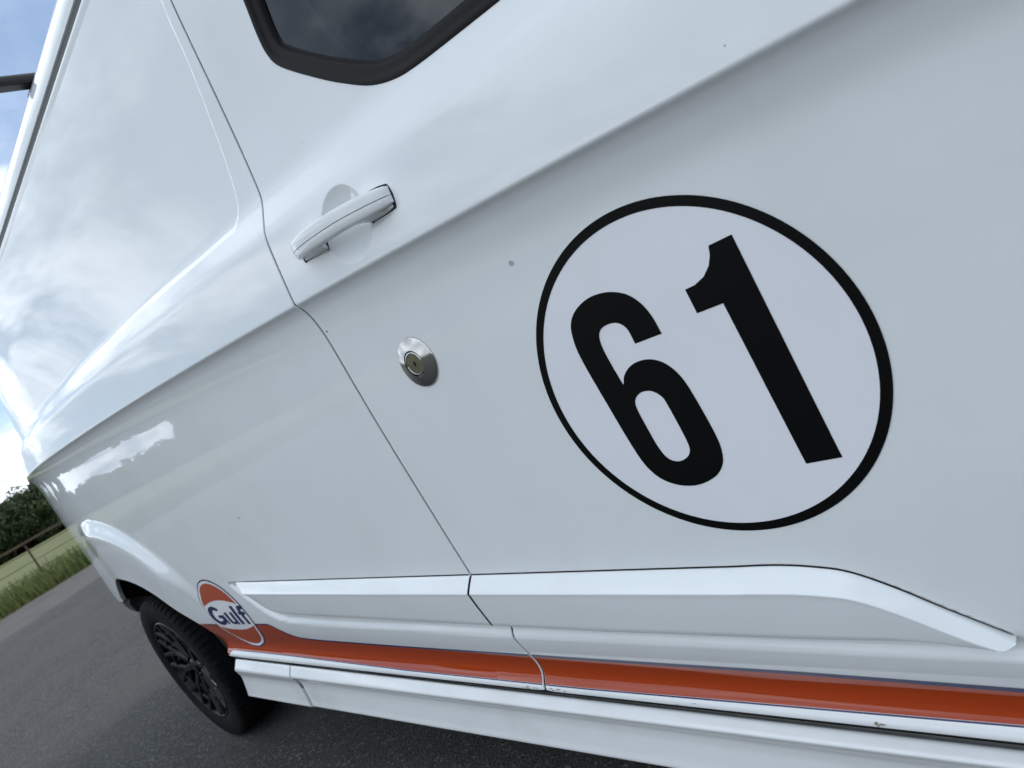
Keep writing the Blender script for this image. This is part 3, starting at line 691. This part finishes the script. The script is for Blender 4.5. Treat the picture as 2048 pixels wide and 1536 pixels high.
dpart(obj('skirt_joint', sweep(lambda x: [(a + .0025, b_) for a, b_ in dense(skirt_prof)(x)], np.linspace(-1.110, -1.060, 4), 'skirt_joint'), M['sealant']), skirt)
vpart(obj('underbody', box(-2.45, 1.3, .30, 1.70, .235, .36, .01, 1), M['liner']))

# --- roof: drip channel, edge and skin
def roof_prof(x):
    p_ = float(plan(np.array(x)))
    h = [(.1020, 1.9100), (.1005, 1.9255), (.1008, 1.9320), (.1030, 1.9352), (.1090, 1.9362), (.1290, 1.9362)]
    r = [(.1290, 1.9520), (.1110, 1.9540), (.1075, 1.9575), (.1080, 1.966), (.1125, 1.985), (.1215, 2.010), (.137, 2.034), (.160, 2.053), (.20, 2.070), (.28, 2.088), (.45, 2.108), (.70, 2.120), (1.0, 2.124)]
    prof = [(a + p_ * max(0, 1 - a / 1.0), b_) for a, b_ in h + r]
    return prof + [(2.0 - a, b_) for a, b_ in prof[::-1][1:]]
roof = vpart(obj('roof', auto_sharp(sweep(roof_prof, np.concatenate([np.linspace(-3.02, -2.0, 24), np.linspace(-1.9, .62, 20)]), 'roof'), 40), M['paint']))
vpart(obj('drip_channel', sweep(lambda x: [(.1060 + float(plan(np.array(x))), 1.9352), (.1075 + float(plan(np.array(x))), 1.9385), (.1090 + float(plan(np.array(x))), 1.9515), (.1100 + float(plan(np.array(x))), 1.9545)], np.linspace(-3.0, .6, 30), 'drip'), M['sealant']))
_rp = roof_prof(.62)
_hd = [(.62 + .06 * max(0., (2.124 - b_) / .21), a, b_) for a, b_ in _rp]
vpart(obj('roof_header', mesh('roof_header', _hd, [tuple(range(len(_hd)))], False), M['paint']))
# black crossbar over the roof with its feet
bar = obj('roof_bar', box(-.912, -.868, .112, 1.888, 2.108, 2.134, .009, 3), M['bar']); dpart(bar, roof)
for yy in (.215, 1.785):
    s = 1 if yy < 1 else -1
    foot_bm = box(-.945, -.868, yy - .020, yy + .020, 2.06, 2.112, .006, 2); d_ = bpy.data.meshes.new('bar_foot'); foot_bm.to_mesh(d_); foot_bm.free(); dpart(obj('bar_foot', d_, M['bar']), roof)

# --- far side, rear and front closing panels
def far_prof(x):
    zs = np.linspace(.38, 1.925, 34); y_ = surf(np.full_like(zs, x), zs); return [(2.0 - a, b_) for a, b_ in zip(y_, zs)]
vpart(obj('far_side_panel', sweep(far_prof, np.linspace(-3.06, .6, 50), 'far'), M['paint']))
for a, b_ in ((.33, .992), (1.008, 1.67)): vpart(obj('rear_door', box(-3.115, -3.075, a, b_, .50, 2.02, .012, 2), M['paint']))
for a, b_ in ((.20, .325), (1.675, 1.80)): vpart(obj('tail_light', box(-3.112, -3.045, a, b_, .95, 1.60, .015, 2), M['lamp_red']))
vpart(obj('rear_bumper', box(-3.16, -3.02, .36, 1.64, .42, .66, .03, 3), M['black_plastic']))
# black lower valance behind the rear wheel
vpart(obj('lower_valance', sweep(lambda x: [(.016 + float(plan(np.array(x))), .680), (.008 + float(plan(np.array(x))), .66), (.014 + float(plan(np.array(x))), .615), (.045 + float(plan(np.array(x))), .585), (.14 + float(plan(np.array(x))), .575)], np.linspace(-3.06, -2.40, 24), 'valance'), M['liner']))
nose = [(1.10, .35), (2.10, .35), (2.19, .55), (2.17, .90), (2.06, 1.04), (1.80, 1.15), (1.45, 1.26), (1.14, 1.345)]
V = [(x, .16 + .10 * max(0, (x - 1.7)), z) for x, z in nose] + [(x, 1.84 - .10 * max(0, (x - 1.7)), z) for x, z in nose]; n_ = len(nose)
vpart(obj('bonnet', mesh('bonnet', V, [(i, i + 1, n_ + i + 1, n_ + i) for i in range(n_ - 1)] + [tuple(range(n_))], False), M['paint']))
vpart(obj('windscreen', mesh('windscreen', [(1.14, .10, 1.345), (1.14, 1.90, 1.345), (.66, 1.82, 1.94), (.66, .18, 1.94)], [(0, 1, 2, 3)], False), M['glass']))

# --- cab interior seen through the glass
vpart(obj('cabin_lining', mesh('lining', [(-.06, .14, .5), (1.1, .14, .5), (1.1, .14, 1.30), (-.06, .14, 1.30), (-.06, 1.86, .5), (-.06, 1.86, 1.9), (-.06, .14, 1.9), (1.1, 1.86, .5), (.62, 1.86, 1.9), (1.1, 1.86, 1.30)], [(0, 1, 2, 3), (0, 3, 6, 5, 4), (0, 1, 7, 4), (4, 7, 9, 8, 5)], False), M['interior']))
seat_bm = box(.10, .26, .32, .84, .75, 1.42, .05, 3)
seat = vpart(obj('seat', seat_bm, M['interior'])); dpart(obj('headrest', box(.10, .21, .46, .70, 1.44, 1.64, .04, 3), M['interior']), seat)
# curved grey pillar trim and the red tag by the belt
V, F = [], []
for i, s in enumerate(np.linspace(0, 1, 20)):
    z = 1.44 + .40 * s; x = .262 - .050 * math.sin(math.pi * min(1, s * 1.15)) + .01 * s
    wd = .030 * (s ** .55) * (1 - .3 * s) + .001
    V += [(x - wd, .112 + .10 * s * 0.3, z), (x, .105 + .10 * s * .3, z), ]
for i in range(19): F.append((2 * i, 2 * i + 1, 2 * i + 3, 2 * i + 2))
me = mesh('pillar_trim', V, F); so = obj('pillar_trim', me, M['trim_grey']); vpart(so)
sm = so.modifiers.new('s', 'SOLIDIFY'); sm.thickness = .006
vpart(obj('belt_tag', box(.300, .335, .15, .17, 1.36, 1.435, .006, 2), M['red']))

# --- wheels
def build_wheel(xc, y0):
    W = empty('wheel', (0, 0, 0)); vpart(W)
    # tyre: lathe with tread blocks cut by cross grooves
    prof = [(.232, .006), (.240, -.0005), (.262, -.006), (.298, -.0065), (.318, -.0035), (.3270, .002), (.3315, .008), (.3340, .016), (.3352, .034), (.3355, .058), (.3290, .0595), (.3290, .0665), (.3358, .068), (.336, .108), (.3295, .1095), (.3295, .1175), (.336, .119), (.3358, .157), (.329, .1585), (.329, .1655), (.3355, .167), (.335, .19), (.332, .205), (.322, .220), (.29, .232), (.232, .225)]
    nblk = 68; sub = [(0, 1), (.70, 1), (.74, 0), (.96, 0)]
    V, F = [], []; k_ = len(prof); rows = []
    for i in range(nblk):
        for u_, on in sub: rows.append((2 * math.pi * (i + u_) / nblk, on))
    for a, on in rows:
        for r, h in prof:
            rr = r
            if not on and r > .318 and (h < .058 or h > .167): rr = r - .0060 * min(1, (r - .317) / .010)
            V.append((xc + rr * math.cos(a), y0 + h, WHZ + rr * math.sin(a)))
    n = len(rows)
    for i in range(n):
        j = (i + 1) % n
        for q in range(k_ - 1): F.append((i * k_ + q, i * k_ + q + 1, j * k_ + q + 1, j * k_ + q))
    me = mesh('tyre', V, F); fix_normals(me); auto_sharp(me, 35); ty = obj('tyre', me, M['tyre']); dpart(ty, W)
    rb = lathe([(.232, .0045), (.2335, .0015), (.231, -.001), (.226, .0), (.2225, .006), (.219, .016), (.214, .045), (.210, .10), (.212, .19), (.229, .205)], 80, centre=(xc, y0, WHZ)); auto_sharp(rb, 40)
    dpart(obj('rim', rb, M['rim']), W)
    # lattice of paired spokes
    def bar3(bm, p0, p1, w0, w1, d0, d1):
        p0, p1 = Vector(p0), Vector(p1); ax = (p1 - p0).normalized(); sd_ = ax.cross(Vector((0, 1, 0))).normalized(); vs_ = []
        for p_, w_, dd in ((p0, w0, d0), (p1, w1, d1)):
            for s, t_ in ((-1, 0), (-.55, -.35), (.55, -.35), (1, 0), (1, 1), (-1, 1)): vs_.append(bm.verts.new(p_ + sd_ * (w_ * s) + Vector((0, dd * t_, 0))))
        for q in range(6): bm.faces.new((vs_[q], vs_[(q + 1) % 6], vs_[6 + (q + 1) % 6], vs_[6 + q]))
        bm.faces.new(vs_[:6][::-1]); bm.faces.new(vs_[6:])
    for i in range(10):
        bm = bmesh.new(); a = 2 * math.pi * i / 10 + .12
        def pt(r, da, h): return (xc + r * math.cos(a + da), y0 + h, WHZ + r * math.sin(a + da))
        bar3(bm, pt(.050, 0, .034), pt(.135, 0, .024), .019, .014, .034, .028)
        bar3(bm, pt(.130, 0, .026), pt(.221, .19, .008), .0125, .0115, .028, .024)
        bar3(bm, pt(.130, 0, .026), pt(.221, -.19, .008), .0125, .0115, .028, .024)
        bar3(bm, pt(.180, .105, .017), pt(.180, .523, .017), .0075, .0075, .020, .020)
        bar3(bm, pt(.112, 0, .026), pt(.150, .314, .024), .0070, .0070, .020, .020)
        bmesh.ops.recalc_face_normals(bm, faces=bm.faces[:]); dpart(obj('spoke', bm, M['rim']), W)
    hub = lathe([(.0001, .018), (.026, .018), (.031, .021), (.036, .030), (.058, .034), (.066, .044), (.066, .12)], 40, centre=(xc, y0, WHZ)); auto_sharp(hub, 40); dpart(obj('hub', hub, M['rim']), W)
    for i in range(5):
        a = 2 * math.pi * i / 5 + .4
        nut = lathe([(.0001, .026), (.008, .027), (.010, .030), (.010, .05)], 6, centre=(xc + .05 * math.cos(a), y0, WHZ + .05 * math.sin(a)), smoothed=False); dpart(obj('wheel_nut', nut, M['brake']), W)
    bd_ = lathe([(.07, .085), (.150, .085), (.150, .108), (.07, .108)], 48, centre=(xc, y0, WHZ)); auto_sharp(bd_, 30); dpart(obj('brake_disc', bd_, M['brake']), W)
    cal = box(-.05, .05, y0 + .06, y0 + .13, -.035, .035, .01, 2); bmesh.ops.translate(cal, verts=cal.verts[:], vec=(xc + .13, 0, WHZ + .05)); dpart(obj('brake_caliper', cal, M['black_plastic']), W)
    return W
rear_wheel = build_wheel(WHX, .018)
fw = build_wheel(FWX, .018)
def copy_tree(o, parent, dy):
    c = o.copy(); COL.objects.link(c); c.parent = parent
    if parent is van: c.matrix_parent_inverse = van_inv @ Matrix.Translation((0, dy, 0))
    for ch in list(o.children): copy_tree(ch, c, dy)
    return c
for o_ in (rear_wheel, fw): copy_tree(o_, van, 1.74)
# arch liners: dark shells inside the wheel openings
def liner(xc, ra, rb_):
    V, F = [], []; n = 28
    for i in range(n):
        a = math.radians(-8 + 196 * i / (n - 1)); c_, s_ = math.cos(a), math.sin(a)
        rx = (ra if c_ > 0 else rb_)
        yin = .14 * float(sst(np.array(a), math.radians(128), math.radians(146))) if xc < 0 else 0.
        for y_, e_ in ((.020 + yin, 0), (.05 + yin, .03), (.36, .03)): V.append((xc + (rx + e_) * c_, y_, WHZ + (.47 + e_) * s_))
    for i in range(n - 1):
        for q in range(2): F.append((i * 3 + q, i * 3 + q + 1, i * 3 + 4 + q, i * 3 + 3 + q))
    F.append(tuple(i * 3 + 2 for i in range(n)))
    return vpart(obj('arch_liner', mesh('arch_liner', V, F), M['liner']))
liner(WHX, .605, .50); liner(FWX, .45, .45)

# ------------------------------------------------------------------ SETTING
def plane(name, x0, x1, y0, y1, z, material, n=1, **props):
    V = [(x0 + (x1 - x0) * i / n, y0 + (y1 - y0) * j / n, z) for i in range(n + 1) for j in range(n + 1)]
    F = [(i * (n + 1) + j, (i + 1) * (n + 1) + j, (i + 1) * (n + 1) + j + 1, i * (n + 1) + j + 1) for i in range(n) for j in range(n)]
    return obj(name, mesh(name, V, F, False), material, None, **props)
plane('field', -900, 900, -900, 900, -.012, M['field'], kind='structure')
# road with an uneven far edge
nx = 120; ye = np.linspace(-60, 60, nx); ex = -17.2 + .10 * np.sin(ye * 1.9) + .06 * np.sin(ye * 5.3 + 1) + .06 * rng.standard_normal(nx)
V = [(ex[i], ye[i], 0.0) for i in range(nx)] + [(40.0, ye[i], 0.0) for i in range(nx)]
obj('road', mesh('road', V, [(i, nx + i, nx + i + 1, i + 1) for i in range(nx - 1)], False), M['asphalt'], None, kind='structure')
# bare earth strip along the road edge
V = [(ex[i] + .12, ye[i], -.004) for i in range(nx)] + [(ex[i] - .45, ye[i], -.004) for i in range(nx)]
obj('earth_edge', mesh('earth_edge', V, [(i, nx + i, nx + i + 1, i + 1) for i in range(nx - 1)], False), M['earth'], None, kind='structure')

# long grass on the verge and under the fence
def blades(n, fx, fy, hmin, hmax, wmin, wmax):
    x = fx(n); y_ = fy(n); a = rng.uniform(0, 2 * math.pi, n); h = rng.uniform(hmin, hmax, n) * (0.55 + 0.6 * rng.random(n)); wd = rng.uniform(wmin, wmax, n); le = rng.uniform(.05, .45, n) * h; la = rng.uniform(0, 2 * math.pi, n)
    dx, dy = np.cos(a) * wd, np.sin(a) * wd; lx, ly_ = np.cos(la) * le, np.sin(la) * le
    V = np.empty((n, 5, 3)); z0 = np.full(n, -.01)
    V[:, 0] = np.stack([x - dx, y_ - dy, z0], 1); V[:, 1] = np.stack([x + dx, y_ + dy, z0], 1)
    V[:, 2] = np.stack([x + dx * .7 + lx * .35, y_ + dy * .7 + ly_ * .35, h * .6], 1); V[:, 3] = np.stack([x - dx * .7 + lx * .35, y_ - dy * .7 + ly_ * .35, h * .6], 1)
    V[:, 4] = np.stack([x + lx, y_ + ly_, h], 1)
    b_ = np.arange(n)[:, None] * 5
    F = [tuple(q) for q in (b_ + np.array([0, 1, 2, 3])).tolist()] + [tuple(q) for q in (b_ + np.array([3, 2, 4])).tolist()]
    return mesh('blades', V.reshape(-1, 3), F, False)
obj('verge_grass', blades(42000, lambda n: -17.35 - np.abs(rng.gamma(1.6, 1.5, n)), lambda n: rng.uniform(-12, 14, n), .10, .52, .006, .016), M['blade'], None, kind='stuff', label='tufted green verge grass beside the road under the fence', category='grass')

# --- wooden post and rail fence beyond the verge
FX = -21.5
def fence_y(i): return -13.0 + 2.9 * i
fence = empty('rail_fence', (FX, 1.0, 0), label='brown post and rail fence behind the grass verge', category='fence')
finv = Matrix.Translation((-FX, -1.0, 0))
def fpart(o): o.parent = fence; o.matrix_parent_inverse = finv; return o
npost = 11; y_off = 2.6 - fence_y(5)
for i in range(npost):
    yy = fence_y(i) + y_off; tl_ = random.uniform(-.02, .02)
    bm = box(FX - .022, FX + .022, yy - .024, yy + .024, -.02, 1.185, .008, 1)
    for v in bm.verts: v.co.y += tl_ * v.co.z
    fpart(obj('post', bm, M['wood']))
for zz, hh_ in ((1.170, .034), (.90, .008), (.64, .008), (.39, .008)):
    for i in range(npost - 1):
        a, b_ = fence_y(i) + y_off, fence_y(i + 1) + y_off
        bm = box(FX + .037 + (.01 if zz < 1 else -.03), FX + .065, a + .001, b_ - .001, zz - hh_, zz + hh_, .004, 1)
        dz0, dz1 = random.uniform(-.008, .008), random.uniform(-.008, .008)
        for v in bm.verts: v.co.z += dz0 + (dz1 - dz0) * (v.co.y - a) / (b_ - a)
        fpart(obj('rail', bm, M['wood']))

# --- trees
def crown_mesh(seed, H, Wd, nclump=60, nleaf=230, base=.0):
    r = np.random.default_rng(seed); cl = []
    while len(cl) < nclump:
        p_ = r.uniform(-1, 1, 3); 
        if np.linalg.norm(p_) < 1 and np.linalg.norm(p_) > .35: cl.append(p_)
    cl = np.array(cl); C_ = np.stack([cl[:, 0] * Wd * .5 * (1 - .25 * np.maximum(cl[:, 2], 0)), cl[:, 1] * Wd * .5 * (1 - .25 * np.maximum(cl[:, 2], 0)), H * (base + (1 - base) * (.5 + .45 * cl[:, 2]))], 1)
    V = []; 
    for c in C_:
        rad = Wd * r.uniform(.11, .20); d = r.standard_normal((nleaf, 3)); d /= np.linalg.norm(d, axis=1, keepdims=True); q = c + d * rad * (r.uniform(.55, 1.05, nleaf) ** .6)[:, None] * np.array([1, 1, .8])
        u_ = r.standard_normal((nleaf, 3)); u_ /= np.linalg.norm(u_, axis=1, keepdims=True); v = np.cross(u_, d); v /= np.linalg.norm(v, axis=1, keepdims=True) + 1e-9
        s = r.uniform(.09, .22, nleaf)[:, None] * (Wd / 6) ** .5
        V.append(np.stack([q - u_ * s, q + v * s * .6, q + u_ * s, q - v * s * .6], 1))
    V = np.concatenate(V).reshape(-1, 3); n = len(V) // 4
    return mesh('crown', V, [(4 * i, 4 * i + 1, 4 * i + 2, 4 * i + 3) for i in range(n)], False)
def trunk_mesh(seed, H, Wd):
    r = random.Random(seed); bm = bmesh.new()
    def limb(p0, p1, r0, r1):
        p0, p1 = Vector(p0), Vector(p1); ax = (p1 - p0).normalized(); u_ = ax.orthogonal().normalized(); v = ax.cross(u_)
        a = [bm.verts.new(p0 + (u_ * math.cos(t_) + v * math.sin(t_)) * r0) for t_ in np.linspace(0, 2 * math.pi, 9)[:-1]]; b_ = [bm.verts.new(p1 + (u_ * math.cos(t_) + v * math.sin(t_)) * r1) for t_ in np.linspace(0, 2 * math.pi, 9)[:-1]]
        for i in range(8): bm.faces.new((a[i], a[(i + 1) % 8], b_[(i + 1) % 8], b_[i]))
    limb((0, 0, -.2), (.05, .03, H * .4), .035 * H, .022 * H); limb((.05, .03, H * .4), (0, .1, H * .8), .022 * H, .008 * H)
    for i in range(7):
        a = r.uniform(0, 6.28); z = H * r.uniform(.25, .6); limb((.03, .02, z), (math.cos(a) * Wd * .33, math.sin(a) * Wd * .33, z + H * r.uniform(.1, .3)), .012 * H, .004 * H)
    d = bpy.data.meshes.new('trunk'); bm.to_mesh(d); bm.free(); return d
crowns = [crown_mesh(11 + i, 1.0 * h, w_) for i, (h, w_) in enumerate(((9.5, 8.5), (8.0, 9.0), (10.5, 8.0), (7.0, 8.5)))]
trunks = [trunk_mesh(21 + i, h, w_) for i, (h, w_) in enumerate(((9.5, 8.5), (8.0, 9.0), (10.5, 8.0), (7.0, 8.5)))]
def tree(x, y, k_, s, rz, label):
    T = empty('tree', (x, y, -.01), label=label, category='tree', group='trees at the edge of the field'); T.rotation_euler.z = rz; T.scale = (s, s, s)
    obj('trunk', trunks[k_], M['bark'], T); obj('crown', crowns[k_], M['leaf'], T); return T
TREES = [(-184, 20.0, 3, 1.84, .3, 'rounded dark tree at the left edge of the photo, lower than its neighbour'),
         (-180, 31.2, 0, 1.45, 1.3, 'dark green tree with the highest domed crown behind the fence'),
         (-188, 43.0, 2, 1.18, 2.2, 'dark tree beside the van silhouette, mostly hidden by the van')]
for t_ in TREES: tree(*t_)
# the rest of the wood round the field, seen mainly as a dark band mirrored in the paint
Vs, Fs, base = [], [], 0
lo = [crown_mesh(41 + i, 1, 1, 26, 60, .0) for i in range(4)]
lo_v = []
for m_ in lo:
    a = np.empty(len(m_.vertices) * 3); m_.vertices.foreach_get('co', a); lo_v.append(a.reshape(-1, 3))
def add_tree(x, y, h, wd, k_):
    global base
    a = lo_v[k_]; th = random.uniform(0, 6.28); c_, s_ = math.cos(th), math.sin(th)
    b_ = np.stack([(a[:, 0] * c_ - a[:, 1] * s_) * wd * 1.25 + x, (a[:, 0] * s_ + a[:, 1] * c_) * wd * 1.25 + y, a[:, 2] * h], 1)
    Vs.append(b_); Fs.append(np.arange(len(b_)).reshape(-1, 4) + base); base += len(b_)
for i in range(190):
    ang = math.radians(random.uniform(0, 360)); 
    r_ = random.uniform(184, 232)
    x, y_ = r_ * math.cos(ang) , r_ * math.sin(ang)
    if x < -140 and 8 < y_ < 54: x -= 28
    h = random.uniform(8.0, 16.0) * (1 + .35 * math.sin(ang * 7)) * (1 + .7 * math.exp(-((ang - 4.10) / .45) ** 2)) ; add_tree(x, y_, h, random.uniform(14, 22), random.randrange(4))  # heights raised on one side to cover sky mirrored in the door
for i in range(150): add_tree(-192 - random.uniform(0, 16), random.uniform(-60, 90), random.uniform(4.4, 7.2), random.uniform(8, 12), random.randrange(4))
for i in range(110):  # extra tall trees, out of view, added to block sky mirrored in the door
    ang = random.uniform(3.62, 4.9); r_ = random.uniform(184, 215); add_tree(r_ * math.cos(ang), r_ * math.sin(ang), random.uniform(13, 19), random.uniform(14, 22), random.randrange(4))
for i in range(60):
    ang = random.uniform(3.15, 3.66); r_ = random.uniform(170, 200); add_tree(r_ * math.cos(ang), r_ * math.sin(ang), random.choice((3, 4, 5, 5, 6, 8)), random.uniform(6, 13), random.randrange(4))
for m_ in lo: bpy.data.meshes.remove(m_)
Vs = np.concatenate(Vs); Fs = np.concatenate(Fs)
obj('woodland', mesh('woodland', Vs, [tuple(f) for f in Fs.tolist()], False), M['leaf'], None, kind='stuff', label='distant dark woodland closing off the field all round', category='woodland')
